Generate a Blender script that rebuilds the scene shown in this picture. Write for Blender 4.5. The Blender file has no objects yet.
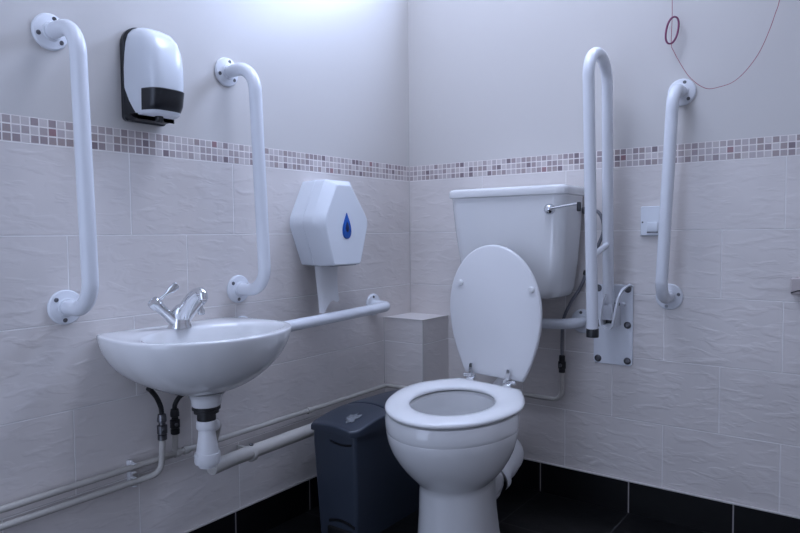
import bpy, bmesh, math, random
from mathutils import Vector, Matrix, Quaternion
random.seed(7)
PI = math.pi
sc = bpy.context.scene
COL = sc.collection

# ------------------------------------------------------------------ materials
def mat(name, col, rough=.5, metal=0., coat=0., bump=None, spec=.5, noise=None):
    m = bpy.data.materials.new(name); m.use_nodes = True
    nt = m.node_tree; b = nt.nodes['Principled BSDF']
    b.inputs['Base Color'].default_value = (*col, 1)
    b.inputs['Roughness'].default_value = rough
    b.inputs['Metallic'].default_value = metal
    b.inputs['Coat Weight'].default_value = coat
    b.inputs['Coat Roughness'].default_value = .08
    b.inputs['Specular IOR Level'].default_value = spec
    tc = nt.nodes.new('ShaderNodeTexCoord')
    if noise:
        sc_, amt = noise
        n = nt.nodes.new('ShaderNodeTexNoise'); n.inputs['Scale'].default_value = sc_; n.inputs['Detail'].default_value = 4
        nt.links.new(tc.outputs['Object'], n.inputs['Vector'])
        mx = nt.nodes.new('ShaderNodeMix'); mx.data_type = 'RGBA'
        mx.inputs[6].default_value = (*[c*(1-amt) for c in col], 1); mx.inputs[7].default_value = (*[min(1, c*(1+amt)) for c in col], 1)
        nt.links.new(n.outputs['Fac'], mx.inputs[0]); nt.links.new(mx.outputs[2], b.inputs['Base Color'])
    if bump:
        sc_, st = bump
        n = nt.nodes.new('ShaderNodeTexNoise'); n.inputs['Scale'].default_value = sc_; n.inputs['Detail'].default_value = 3
        nt.links.new(tc.outputs['Object'], n.inputs['Vector'])
        bp = nt.nodes.new('ShaderNodeBump'); bp.inputs['Strength'].default_value = st; bp.inputs['Distance'].default_value = .002
        nt.links.new(n.outputs['Fac'], bp.inputs['Height']); nt.links.new(bp.outputs['Normal'], b.inputs['Normal'])
    return m

def N(nt, t, **kw):
    n = nt.nodes.new(t)
    for k, v in kw.items(): setattr(n, k, v)
    return n
def math_n(nt, op, a, b=None):
    n = N(nt, 'ShaderNodeMath', operation=op)
    for i, v in enumerate((a, b)):
        if v is None: continue
        if isinstance(v, (int, float)): n.inputs[i].default_value = v
        else: nt.links.new(v, n.inputs[i])
    return n.outputs[0]

def wall_uv(nt, axis, shift):
    """u along the wall (metres from the corner), v = height; from object coordinates."""
    tc = N(nt, 'ShaderNodeTexCoord'); s = N(nt, 'ShaderNodeSeparateXYZ'); nt.links.new(tc.outputs['Object'], s.inputs[0])
    if axis == 'y': u = math_n(nt, 'MULTIPLY', s.outputs['Y'], -1.)
    elif axis == '-x': u = math_n(nt, 'MULTIPLY', s.outputs['X'], -1.)
    else: u = s.outputs['X']
    u = math_n(nt, 'ADD', u, shift)
    return u, s.outputs['Z']

def tile_mat(name, axis, shift, zbase=.1, width=.316, first=0.):
    m = bpy.data.materials.new(name); m.use_nodes = True; nt = m.node_tree; b = nt.nodes['Principled BSDF']
    u, v = wall_uv(nt, axis, shift); v2 = math_n(nt, 'SUBTRACT', v, zbase)
    cb = N(nt, 'ShaderNodeCombineXYZ'); nt.links.new(u, cb.inputs[0]); nt.links.new(v2, cb.inputs[1])
    br = N(nt, 'ShaderNodeTexBrick', offset=.5, offset_frequency=2); br.inputs['Scale'].default_value = 1
    br.inputs['Brick Width'].default_value = width; br.inputs['Row Height'].default_value = .2
    br.inputs['Mortar Size'].default_value = .0018; br.inputs['Mortar Smooth'].default_value = .3; br.inputs['Bias'].default_value = 0
    br.inputs['Color1'].default_value = (.73, .685, .66, 1); br.inputs['Color2'].default_value = (.685, .64, .617, 1)
    br.inputs['Mortar'].default_value = (.90, .87, .85, 1)
    cb2 = N(nt, 'ShaderNodeCombineXYZ'); nt.links.new(math_n(nt, 'MAXIMUM', u, first+shift) if first else u, cb2.inputs[0]); nt.links.new(v2, cb2.inputs[1])
    nt.links.new(cb2.outputs[0], br.inputs['Vector'])
    # slow cloudy tint over the glaze
    n0 = N(nt, 'ShaderNodeTexNoise'); n0.inputs['Scale'].default_value = 5; n0.inputs['Detail'].default_value = 3
    nt.links.new(cb.outputs[0], n0.inputs['Vector'])
    rp = N(nt, 'ShaderNodeMapRange'); rp.inputs[1].default_value = .3; rp.inputs[2].default_value = .7; rp.inputs[3].default_value = .93; rp.inputs[4].default_value = 1.05
    nt.links.new(n0.outputs['Fac'], rp.inputs[0])
    mul = N(nt, 'ShaderNodeVectorMath', operation='SCALE'); nt.links.new(br.outputs['Color'], mul.inputs[0]); nt.links.new(rp.outputs[0], mul.inputs['Scale'])
    nt.links.new(mul.outputs[0], b.inputs['Base Color'])
    # rippled riven relief, stretched along the tile
    mp = N(nt, 'ShaderNodeMapping'); mp.inputs['Scale'].default_value = (14, 38, 1); mp.inputs['Rotation'].default_value = (0, 0, 0); nt.links.new(cb.outputs[0], mp.inputs['Vector'])
    n1 = N(nt, 'ShaderNodeTexNoise'); n1.inputs['Scale'].default_value = 1; n1.inputs['Detail'].default_value = 2.5; n1.inputs['Distortion'].default_value = .5
    nt.links.new(mp.outputs[0], n1.inputs['Vector'])
    h1 = N(nt, 'ShaderNodeMapRange'); h1.inputs[1].default_value = .48; h1.inputs[2].default_value = .78; nt.links.new(n1.outputs['Fac'], h1.inputs[0])
    bp1 = N(nt, 'ShaderNodeBump'); bp1.inputs['Strength'].default_value = .36; bp1.inputs['Distance'].default_value = .003
    nt.links.new(h1.outputs[0], bp1.inputs['Height'])
    bp2 = N(nt, 'ShaderNodeBump', invert=True); bp2.inputs['Strength'].default_value = .9; bp2.inputs['Distance'].default_value = .003
    nt.links.new(br.outputs['Fac'], bp2.inputs['Height']); nt.links.new(bp1.outputs[0], bp2.inputs['Normal'])
    nt.links.new(bp2.outputs[0], b.inputs['Normal'])
    b.inputs['Roughness'].default_value = .33
    return m

def mosaic_mat(name, axis, shift):
    m = bpy.data.materials.new(name); m.use_nodes = True; nt = m.node_tree; b = nt.nodes['Principled BSDF']
    u, v = wall_uv(nt, axis, shift); v2 = math_n(nt, 'SUBTRACT', v, 1.1)
    P = .019
    cu = math_n(nt, 'DIVIDE', u, P); cv = math_n(nt, 'DIVIDE', v2, P)
    fu = math_n(nt, 'FLOOR', cu); fv = math_n(nt, 'FLOOR', cv)
    cb = N(nt, 'ShaderNodeCombineXYZ'); nt.links.new(fu, cb.inputs[0]); nt.links.new(fv, cb.inputs[1]); cb.inputs[2].default_value = 3 if axis == 'y' else 8
    wn = N(nt, 'ShaderNodeTexWhiteNoise', noise_dimensions='3D'); nt.links.new(cb.outputs[0], wn.inputs['Vector'])
    cr = N(nt, 'ShaderNodeValToRGB'); cr.color_ramp.interpolation = 'CONSTANT'
    stops = [(0, (.60, .545, .53)), (.24, (.44, .375, .37)), (.44, (.51, .45, .45)), (.62, (.35, .285, .29)), (.77, (.38, .31, .30)), (.88, (.23, .18, .195)), (.94, (.56, .50, .48)), (.985, (.34, .20, .21))]
    e = cr.color_ramp.elements
    e[0].position = 0; e[0].color = (*stops[0][1], 1); e[1].position = stops[1][0]; e[1].color = (*stops[1][1], 1)
    for p_, c_ in stops[2:]:
        x = e.new(p_); x.color = (*c_, 1)
    nt.links.new(wn.outputs['Value'], cr.inputs[0])
    ru = math_n(nt, 'SUBTRACT', cu, fu); rv = math_n(nt, 'SUBTRACT', cv, fv)
    au = math_n(nt, 'ABSOLUTE', math_n(nt, 'SUBTRACT', ru, .5)); av = math_n(nt, 'ABSOLUTE', math_n(nt, 'SUBTRACT', rv, .5))
    mx = math_n(nt, 'MAXIMUM', au, av)
    mr = N(nt, 'ShaderNodeMapRange'); mr.inputs[1].default_value = .40; mr.inputs[2].default_value = .44; nt.links.new(mx, mr.inputs[0])
    mix = N(nt, 'ShaderNodeMix', data_type='RGBA'); nt.links.new(mr.outputs[0], mix.inputs[0]); nt.links.new(cr.outputs[0], mix.inputs[6])
    mix.inputs[7].default_value = (.84, .79, .76, 1)
    nt.links.new(mix.outputs[2], b.inputs['Base Color']); b.inputs['Roughness'].default_value = .35
    bp = N(nt, 'ShaderNodeBump', invert=True); bp.inputs['Strength'].default_value = .6; bp.inputs['Distance'].default_value = .0015
    nt.links.new(mr.outputs[0], bp.inputs['Height']); nt.links.new(bp.outputs[0], b.inputs['Normal'])
    return m

def slate_mat(name, mode, shift=0., width=.3015, height=.3):
    """black slate tile: skirting (one row) or floor (grid)."""
    m = bpy.data.materials.new(name); m.use_nodes = True; nt = m.node_tree; b = nt.nodes['Principled BSDF']
    tc = N(nt, 'ShaderNodeTexCoord'); s = N(nt, 'ShaderNodeSeparateXYZ'); nt.links.new(tc.outputs['Object'], s.inputs[0])
    cb = N(nt, 'ShaderNodeCombineXYZ')
    if mode == 'floor':
        nt.links.new(math_n(nt, 'ADD', s.outputs['X'], shift), cb.inputs[0]); nt.links.new(s.outputs['Y'], cb.inputs[1])
    else:
        u = math_n(nt, 'MULTIPLY', s.outputs['Y'], -1.) if mode == 'y' else s.outputs['X']
        nt.links.new(math_n(nt, 'ADD', u, shift), cb.inputs[0]); nt.links.new(math_n(nt, 'ADD', s.outputs['Z'], .05), cb.inputs[1])
    br = N(nt, 'ShaderNodeTexBrick', offset=0.); br.inputs['Scale'].default_value = 1
    br.inputs['Brick Width'].default_value = width; br.inputs['Row Height'].default_value = height
    br.inputs['Mortar Size'].default_value = .0022; br.inputs['Mortar Smooth'].default_value = .2
    br.inputs['Color1'].default_value = (.0035, .0035, .004, 1); br.inputs['Color2'].default_value = (.005, .005, .0055, 1)
    br.inputs['Mortar'].default_value = (.30, .28, .28, 1) if mode != 'floor' else (.05, .05, .05, 1)
    nt.links.new(cb.outputs[0], br.inputs['Vector']); nt.links.new(br.outputs['Color'], b.inputs['Base Color'])
    n = N(nt, 'ShaderNodeTexNoise'); n.inputs['Scale'].default_value = 14; n.inputs['Detail'].default_value = 5; nt.links.new(tc.outputs['Object'], n.inputs['Vector'])
    bp = N(nt, 'ShaderNodeBump'); bp.inputs['Strength'].default_value = .5; bp.inputs['Distance'].default_value = .004
    nt.links.new(n.outputs['Fac'], bp.inputs['Height']); nt.links.new(bp.outputs[0], b.inputs['Normal'])
    b.inputs['Roughness'].default_value = .36; b.inputs['Specular IOR Level'].default_value = .28
    return m

M = dict(
    paint=mat('wall paint', (.615, .59, .567), .34, bump=(160, .05), spec=.5),
    ceil=mat('ceiling paint', (.78, .78, .77), .7, bump=(90, .08)),
    tile_l=tile_mat('riven tile left', 'y', -.07, first=.72), tile_b=tile_mat('riven tile back', 'x', .152, first=.30),
    mos_l=mosaic_mat('mosaic left', 'y', 0), mos_b=mosaic_mat('mosaic back', 'x', 0),
    tile_f=tile_mat('riven tile front', '-x', .1), 
    tile_bx=tile_mat('boxing tile front', 'x', .05, .1, .6), tile_by=tile_mat('boxing tile side', 'y', .05, .1, .6),
    tile_top=mat('boxing top tile', (.78, .74, .72), .35, bump=(30, .3)),
    skirt_y=slate_mat('slate skirting left', 'y', .3015*3-.882), skirt_x=slate_mat('slate skirting back', 'x', .3015*2-.552),
    floor=slate_mat('slate floor', 'floor', .05),
    seal=mat('grout bead', (.60, .57, .55), .6, bump=(200, .2)),
    ceramic=mat('white china', (.80, .80, .80), .12, coat=.4, bump=(6, .02)),
    seat=mat('white seat plastic', (.82, .82, .82), .16, bump=(8, .02)),
    lid=mat('white lid plastic', (.70, .70, .71), .35, bump=(20, .05)),
    powder=mat('white powder coat', (.77, .79, .83), .26, bump=(220, .04)),
    plastic=mat('white abs', (.76, .79, .83), .22, bump=(30, .02)),
    pvc=mat('white pvc', (.78, .78, .79), .3, bump=(40, .03)),
    oldpipe=mat('painted pipe', (.50, .475, .44), .42, bump=(60, .2), noise=(9, .10)),
    chrome=mat('chrome', (.72, .73, .75), .1, 1., noise=(30, .04)),
    screw=mat('screw steel', (.16, .16, .17), .35, 1., noise=(300, .2)),
    black=mat('black plastic', (.010, .011, .014), .32, bump=(80, .05)),
    rubber=mat('black rubber', (.008, .008, .009), .5, bump=(120, .1)),
    bin=mat('charcoal bin plastic', (.038, .049, .071), .45, bump=(300, .1), noise=(6, .08)),
    binlid=mat('charcoal bin lid plastic', (.032, .042, .062), .36, bump=(300, .1), noise=(6, .08)),
    scuff=mat('worn sticker', (.17, .18, .195), .6, noise=(120, .8)),
    blue=mat('blue window plastic', (.008, .10, .46), .18, noise=(18, .3)),
    dkblue=mat('dark blue plastic', (.004, .02, .10), .3, noise=(18, .3)),
    paper=mat('tissue', (.74, .74, .75), .9, bump=(140, .25)),
    cord=mat('red cord', (.38, .10, .13), .6, noise=(200, .2)),
    ring=mat('purple ring', (.26, .07, .15), .4, noise=(40, .15)),
    beige=mat('beige plastic', (.52, .46, .45), .4, noise=(20, .05)),
    frame=mat('window frame', (.75, .75, .75), .35, noise=(10, .04)),
    braid=mat('braided hose', (.20, .20, .22), .45, .4, bump=(500, .8), noise=(400, .5)),
)
g = bpy.data.materials.new('window glass'); g.use_nodes = True
gb = g.node_tree.nodes['Principled BSDF']; gb.inputs['Transmission Weight'].default_value = 1; gb.inputs['Roughness'].default_value = .25; gb.inputs['IOR'].default_value = 1.2
M['glass'] = g

# ------------------------------------------------------------------ mesh helpers
def nb(): return bmesh.new()
def loft(bm, rings, closed=True, cap0=True, cap1=True, flip=False):
    R = [[bm.verts.new(p) for p in r] for r in rings]
    n = len(R[0])
    for a, b in zip(R, R[1:]):
        for i in range(n if closed else n-1):
            j = (i+1) % n
            f = (a[i], a[j], b[j], b[i])
            bm.faces.new(f[::-1] if flip else f)
    if closed and cap0: bm.faces.new(R[0] if flip else R[0][::-1])
    if closed and cap1: bm.faces.new(R[-1][::-1] if flip else R[-1])
    return R
def box(bm, lo, hi, bev=0., seg=2):
    t = bmesh.new(); bmesh.ops.create_cube(t, size=1)
    for v in t.verts: v.co = Vector([lo[i]+(v.co[i]+.5)*(hi[i]-lo[i]) for i in range(3)])
    if bev: bmesh.ops.bevel(t, geom=t.edges[:], offset=bev, segments=seg, profile=.5, affect='EDGES')
    merge(bm, t)
def merge(bm, t, mtx=None):
    me = bpy.data.meshes.new('tmp'); t.to_mesh(me); t.free()
    if mtx is not None: me.transform(mtx)
    bm.from_mesh(me); bpy.data.meshes.remove(me)
def fillet(pts, r, seg=8):
    """round the inner corners of a polyline (r: one radius or a list)."""
    pts = [Vector(p) for p in pts]; out = [pts[0]]
    for i in range(1, len(pts)-1):
        rr = r[i-1] if isinstance(r, (list, tuple)) else r
        a, b, c = pts[i-1], pts[i], pts[i+1]
        d1 = (a-b).normalized(); d2 = (c-b).normalized(); ang = d1.angle(d2)
        if rr <= 0 or ang > PI-.01: out.append(b); continue
        t = rr/math.tan(ang/2); t = min(t, (a-b).length*.98, (c-b).length*.98); rr = t*math.tan(ang/2)
        ce = b+(d1+d2).normalized()*(rr/math.sin(ang/2))
        p0 = b+d1*t-ce; p1 = b+d2*t-ce
        ax = p0.cross(p1).normalized(); tot = p0.angle(p1)
        for k in range(seg+1): out.append(ce+Quaternion(ax, tot*k/seg) @ p0)
    out.append(pts[-1]); return out
def spline(pts, n=8):
    pts = [Vector(p) for p in pts]; P_ = [pts[0]*2-pts[1]]+pts+[pts[-1]*2-pts[-2]]; out = []
    for i in range(1, len(P_)-2):
        a, b, c, d = P_[i-1:i+3]
        for k in range(n):
            t = k/n
            out.append(.5*((2*b)+(c-a)*t+(2*a-5*b+4*c-d)*t*t+(3*b-a-3*c+d)*t**3))
    out.append(pts[-1]); return out
def tube(bm, pts, r, n=16, cap=True):
    pts = [Vector(p) for p in pts]; rings = []; prev = None
    for i, p in enumerate(pts):
        t = ((pts[i+1]-p) if i == 0 else (p-pts[i-1]) if i == len(pts)-1 else ((pts[i+1]-p).normalized()+(p-pts[i-1]).normalized())).normalized()
        if prev is None:
            u = t.orthogonal().normalized()
        else:
            u = (prev-t*prev.dot(t)).normalized()
        prev = u; w = t.cross(u)
        rr = r[i] if isinstance(r, (list, tuple)) else r
        rings.append([p+(u*math.cos(2*PI*k/n)+w*math.sin(2*PI*k/n))*rr for k in range(n)])
    loft(bm, rings, cap0=cap, cap1=cap)
def lathe(bm, prof, origin, axis=(0, 0, 1), n=32):
    """prof: (radius, distance along axis)."""
    a = Vector(axis).normalized(); u = a.orthogonal().normalized(); w = a.cross(u); o = Vector(origin)
    rings = [[o+a*h+(u*math.cos(2*PI*k/n)+w*math.sin(2*PI*k/n))*max(r, 1e-5) for k in range(n)] for r, h in prof]
    loft(bm, rings)
def rrect(x0, x1, y0, y1, r, z, seg=5):
    out = []
    for cx, cy, a0 in ((x1-r, y1-r, 0), (x0+r, y1-r, 90), (x0+r, y0+r, 180), (x1-r, y0+r, 270)):
        for k in range(seg+1):
            a = math.radians(a0+90*k/seg); out.append(Vector((cx+r*math.cos(a), cy+r*math.sin(a), z)))
    return out

def obj(name, bm, m, parent=None, ang=35, sub=0):
    """one mesh object; a child's vertices are kept relative to its thing's base."""
    bmesh.ops.remove_doubles(bm, verts=bm.verts[:], dist=1e-6)
    bmesh.ops.recalc_face_normals(bm, faces=bm.faces[:])
    me = bpy.data.meshes.new(name)
    base = Vector((0, 0, 0)); q = parent
    while q is not None: base = base+q.location; q = q.parent
    for v in bm.verts: v.co -= base
    for f in bm.faces: f.smooth = True
    bm.to_mesh(me); bm.free()
    for mm in (m if isinstance(m, list) else [m]): me.materials.append(mm)
    me.set_sharp_from_angle(angle=math.radians(ang))
    o = bpy.data.objects.new(name, me); COL.objects.link(o)
    if parent is not None: o.parent = parent
    if sub:
        s = o.modifiers.new('subd', 'SUBSURF'); s.levels = sub; s.render_levels = sub
    return o
def thing(name, label, cat, loc, group=None):
    o = bpy.data.objects.new(name, None); o.empty_display_size = .05; COL.objects.link(o); o.location = loc
    o['label'] = label; o['category'] = cat
    if group: o['group'] = group
    return o
def tag(o, label, cat, group=None):
    o['label'] = label; o['category'] = cat
    if group: o['group'] = group
    return o
def struct(o): o['kind'] = 'structure'; return o
def dup(root, loc, rot, label):
    r = root.copy(); COL.objects.link(r); r.location = loc; r.rotation_euler = rot; r['label'] = label
    for ch in list(root.children):
        c = ch.copy(); COL.objects.link(c); c.parent = r
        for gch in list(ch.children):
            d = gch.copy(); COL.objects.link(d); d.parent = c
    return r

# ------------------------------------------------------------------ room shell
RX, RY, RZ = 2.15, -2.6, 2.45
TZ0, TZ1, MZ = .1, 1.1, 1.157
def zoned_wall(name, axis, lo, hi, mats, hole=None):
    """solid wall: slot 0 tile, 1 mosaic, 2 paint, split at the heights of the courses."""
    bm = nb()
    def seg(a0, a1, z0, z1, slot):
        n0 = len(bm.faces)
        if axis == 'y': box(bm, (lo[0], a0, z0), (hi[0], a1, z1))
        else: box(bm, (a0, lo[1], z0), (a1, hi[1], z1))
        bm.faces.ensure_lookup_table()
        for f in bm.faces[n0:]: f.material_index = slot
    A0, A1 = (lo[1], hi[1]) if axis == 'y' else (lo[0], hi[0])
    seg(A0, A1, 0, TZ1, 0); seg(A0, A1, TZ1, MZ, 1)
    if hole:
        h0, h1, z0, z1 = hole
        seg(A0, A1, MZ, z0, 2); seg(A0, h0, z0, z1, 2); seg(h1, A1, z0, z1, 2); seg(A0, A1, z1, RZ, 2)
    else: seg(A0, A1, MZ, RZ, 2)
    return struct(obj(name, bm, mats))
WX0, WX1, WZ0, WZ1 = .22, 1.12, 1.84, 2.32
zoned_wall('wall_left', 'y', (-.12, RY-.12, 0), (0, .25, 0), [M['tile_l'], M['mos_l'], M['paint']])
zoned_wall('wall_back', 'x', (0, 0, 0), (RX, .25, 0), [M['tile_b'], M['mos_b'], M['paint']], (WX0, WX1, WZ0, WZ1))
zoned_wall('wall_right', 'y', (RX, RY-.12, 0), (RX+.12, .25, 0), [M['tile_l'], M['mos_l'], M['paint']])
DX0, DX1, DZ = .12, .98, 2.02
def door_wall(name):
    bm = nb()
    def seg(a0, a1, z0, z1, slot):
        n0 = len(bm.faces); box(bm, (a0, RY-.12, z0), (a1, RY, z1)); bm.faces.ensure_lookup_table()
        for f in bm.faces[n0:]: f.material_index = slot
    for a0, a1 in ((0, DX0), (DX1, RX)): seg(a0, a1, 0, TZ1, 0); seg(a0, a1, TZ1, MZ, 1); seg(a0, a1, MZ, RZ, 2)
    seg(DX0, DX1, DZ, RZ, 2)
    return struct(obj(name, bm, [M['tile_f'], M['mos_b'], M['paint']]))
door_wall('wall_front')
bm = nb(); box(bm, (DX0, RY-.13, 0), (DX0+.035, RY+.012, DZ), .003); box(bm, (DX1-.035, RY-.13, 0), (DX1, RY+.012, DZ), .003); box(bm, (DX0, RY-.13, DZ-.035), (DX1, RY+.012, DZ), .003)
struct(obj('trim_5', bm, M['frame']))
bm = nb(); box(bm, (-.12, RY-.12, -.1), (RX+.12, .25, 0)); struct(obj('floor', bm, M['floor']))
bm = nb(); box(bm, (-.12, RY-.12, RZ), (RX+.12, .25, RZ+.1)); struct(obj('ceiling', bm, M['ceil']))
# slate skirting with the pale grout bead along its top
bm = nb(); box(bm, (0, RY, 0), (.006, 0, .1)); struct(obj('baseboard_left', bm, M['skirt_y']))
bm = nb(); box(bm, (.006, -.006, 0), (RX, 0, .1)); struct(obj('baseboard_back', bm, M['skirt_x']))
bm = nb(); box(bm, (0, RY, .1), (.0065, 0, .1045), .001); struct(obj('trim_1', bm, M['seal']))
bm = nb(); box(bm, (.0065, -.0065, .1), (RX, 0, .1045), .001); struct(obj('trim_2', bm, M['seal']))
# grout bead down the corner
bm = nb(); box(bm, (0, -.003, .589), (.003, 0, 1.157)); struct(obj('trim_3', bm, M['seal']))
# tiled boxing in the corner
BX, BY, BZ = .175, -.17, .587
bm = nb(); n0 = 0
box(bm, (0, BY, 0), (BX, 0, BZ))
bm.faces.ensure_lookup_table()
for f in bm.faces:
    c = f.calc_center_median()
    f.material_index = 1 if c.x > BX-.001 else (2 if c.z > BZ-.001 else 0)
struct(obj('wall_corner_boxing', bm, [M['tile_bx'], M['tile_by'], M['tile_top']]))
bm = nb()
box(bm, (BX-.003, BY-.0012, .02), (BX+.0012, BY+.003, BZ+.0012))
box(bm, (0, BY-.0012, BZ-.003), (BX, BY+.003, BZ+.0012)); box(bm, (BX-.003, BY, BZ-.003), (BX+.0012, 0, BZ+.0012))
box(bm, (0, BY-.004, .34), (.004, BY, BZ))
struct(obj('trim_4', bm, M['seal']))
# high-level window in the back wall (above the picture): the daylight
bm = nb()
for lo, hi in (((WX0, .10, WZ0), (WX1, .15, WZ0+.05)), ((WX0, .10, WZ1-.05), (WX1, .15, WZ1)), ((WX0, .10, WZ0+.0505), (WX0+.05, .15, WZ1-.0505)), ((WX1-.05, .10, WZ0+.0505), (WX1, .15, WZ1-.0505)),
               (((WX0+WX1)/2-.025, .10, WZ0+.0505), ((WX0+WX1)/2+.025, .15, WZ1-.0505))):
    box(bm, lo, hi, .004)
w = struct(obj('window_1', bm, M['frame']))
bm = nb(); box(bm, (WX0+.04, .122, WZ0+.04), (WX1-.04, .128, WZ1-.04)); obj('pane', bm, M['glass'], w)

# ------------------------------------------------------------------ grab bars
def flange(bm, c, ax, r=.040):
    lathe(bm, [(r*.55, 0.0005), (r, .0005), (r, .004), (r*.93, .0075), (r*.7, .0095), (.0215, .011), (.0195, .014), (.0178, .014)], c, ax)
def screw(bm, c, ax): lathe(bm, [(.0052, 0), (.0052, .0012), (.004, .0022), (.0018, .0022), (.0016, .0012)], c, ax, 14)
def grab_bar(label, loc, D=.117, bend=.066):
    """600 mm vertical bar; wall normal = +x, origin at the wall midway between the flanges."""
    t = thing('grab_bar', label, 'grab bar', loc, 'white vertical grab bars')
    lx, ly, lz = loc; H = .305
    bm = nb(); tube(bm, fillet([(lx+.006, ly, lz+H), (lx+D, ly, lz+H), (lx+D, ly, lz-H), (lx+.006, ly, lz-H)], bend, 12), .0172, 24); obj('tube', bm, M['powder'], t, 40)
    for s in (1, -1):
        c = Vector((lx, ly, lz+s*H)); bm = nb(); flange(bm, c, (1, 0, 0)); fo = obj('flange', bm, M['powder'], t)
        for k in range(3):
            a = math.radians(75+120*k if s > 0 else 140+120*k)
            bm = nb(); screw(bm, c+Vector((.0085, math.cos(a)*.029, math.sin(a)*.029)), (1, 0, 0)); obj('screw', bm, M['screw'], fo)
    return t
barA = grab_bar('white vertical grab bar left of the soap dispenser', (0, -1.351, 1.043))
dup(barA, (0, -.8635, 1.0475), (.041, 0, 0), 'white vertical grab bar between soap dispenser and toilet roll dispenser')
barC = grab_bar('white vertical grab bar on the wall right of the drop-down rail', (.984, 0, 1.003), .100, .058); barC.rotation_euler = (-.047, 0, -PI/2)
barA.rotation_euler = (.02, 0, 0)

# low horizontal rail on the left wall, from behind the basin to the corner
def low_rail(name, label, pts, ends, ax, rad=.05):
    t = thing(name, label, 'grab rail', ends[0])
    bm = nb(); tube(bm, fillet(pts, rad, 12), .0172, 24); obj('tube', bm, M['powder'], t, 40)
    for c in ends:
        bm = nb(); flange(bm, Vector(c), ax); fo = obj('flange', bm, M['powder'], t)
        up = Vector((0, 0, 1)); si = up.cross(Vector(ax))
        for k in range(3):
            a = math.radians(100+120*k)
            bm = nb(); screw(bm, Vector(c)+Vector(ax)*.0085+si*math.cos(a)*.029+up*math.sin(a)*.029, ax); obj('screw', bm, M['screw'], fo)
low_rail('grab_rail', 'white horizontal grab rail running from the basin to the corner boxing',
         [(.006, -.236, .640), (.082, -.236, .640), (.082, -.842, .624), (.006, -.842, .624)], [(0, -.236, .640), (0, -.842, .624)], (1, 0, 0), .045)
low_rail('back_rail', 'white horizontal rail behind the raised toilet lid, under the cistern',
         [(.700, -.006, .604), (.700, -.085, .602), (.395, -.085, .591), (.395, -.006, .591)], [(.700, 0, .604), (.395, 0, .591)], (0, -1, 0), .06)

# ------------------------------------------------------------------ drop-down rail (folded up)
t = thing('drop_down_rail', 'white hinged drop-down rail folded up against the wall beside the cistern', 'grab rail', (.80, 0, .60))
bm = nb()
rings = []
for y, i in ((-.0005, 0), (-.005, 0), (-.0065, .0015)):
    rings.append([Vector((p.x, y, p.y)) for p in rrect(.737+i, .862-i, .472+i, .729-i, .011, 0)])
loft(bm, rings); pl = obj('wall_plate', bm, M['powder'], t)
for x in (.752, .846):
    for z in (.716, .602, .488):
        bm = nb(); lathe(bm, [(.0105, 0), (.0115, .001), (.0105, .003), (.007, .0045), (.0058, .002), (.0001, .002)], (x, -.006, z), (0, -1, 0), 18); obj('bolt', bm, M['screw'], pl)
bm = nb(); lathe(bm, [(.006, 0), (.006, .012), (.0045, .014)], (.834, -.006, .668), (0, -1, 0), 16); obj('stop_peg', bm, M['powder'], pl)
for sx in (-1, 1):
    bm = nb(); box(bm, (.80+sx*.0235-.002, -.058, .60), (.80+sx*.0235+.002, -.006, .664), .0015); obj('bracket_cheek', bm, M['powder'], t)
bm = nb(); box(bm, (.7785, -.012, .604), (.8215, -.0066, .672)); obj('bracket_back', bm, M['black'], t)
bm = nb(); tube(bm, fillet([(.80, -.052, .672), (.80, -.079, 1.425), (.80, -.238, 1.419), (.80, -.190, .61)], [.078, .078], 14), .0168, 24); obj('handrail_tube', bm, M['powder'], t, 40)
bm = nb(); lathe(bm, [(.0172, 0), (.0186, .001), (.0186, .018), (.0172, .018)], (.80, -.052, .672), (0, 0, 1)); obj('hinge_sleeve', bm, M['powder'], t)
bm = nb(); box(bm, (.7835, -.068, .622), (.8165, -.036, .672), .002); obj('hinge_block', bm, M['powder'], t)
bm = nb(); lathe(bm, [(.014, -.001), (.0178, 0), (.0182, .004), (.0182, .024), (.0172, .026)], (.80, -.189, .585), (0, .055, -1) if False else (0, 0, 1)); obj('end_cap', bm, M['black'], t)
bm = nb(); tube(bm, [(.80, -.071, .856), (.80, -.192, .826)], .009, 14); obj('brace_peg', bm, M['powder'], t)
bm = nb(); pts = spline([(.800, -.085, .706), (.792, -.085, .668), (.787, -.085, .622), (.793, -.085, .602), (.808, -.085, .596), (.823, -.085, .606), (.831, -.083, .640), (.836, -.070, .685), (.843, -.048, .714), (.853, -.02, .728), (.860, -.0075, .727)], 6)
rings = []
for i, p in enumerate(pts):
    tn = (pts[min(i+1, len(pts)-1)]-pts[max(i-1, 0)]).normalized(); w_ = Vector((0, -1, 0)); w_ = (w_-tn*w_.dot(tn)).normalized(); s_ = tn.cross(w_)
    rings.append([p+w_*a*.008+s_*b_*.0028 for a, b_ in ((-1, -1), (1, -1), (1, 1), (-1, 1))])
loft(bm, rings); obj('release_loop', bm, M['powder'], t)

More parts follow.
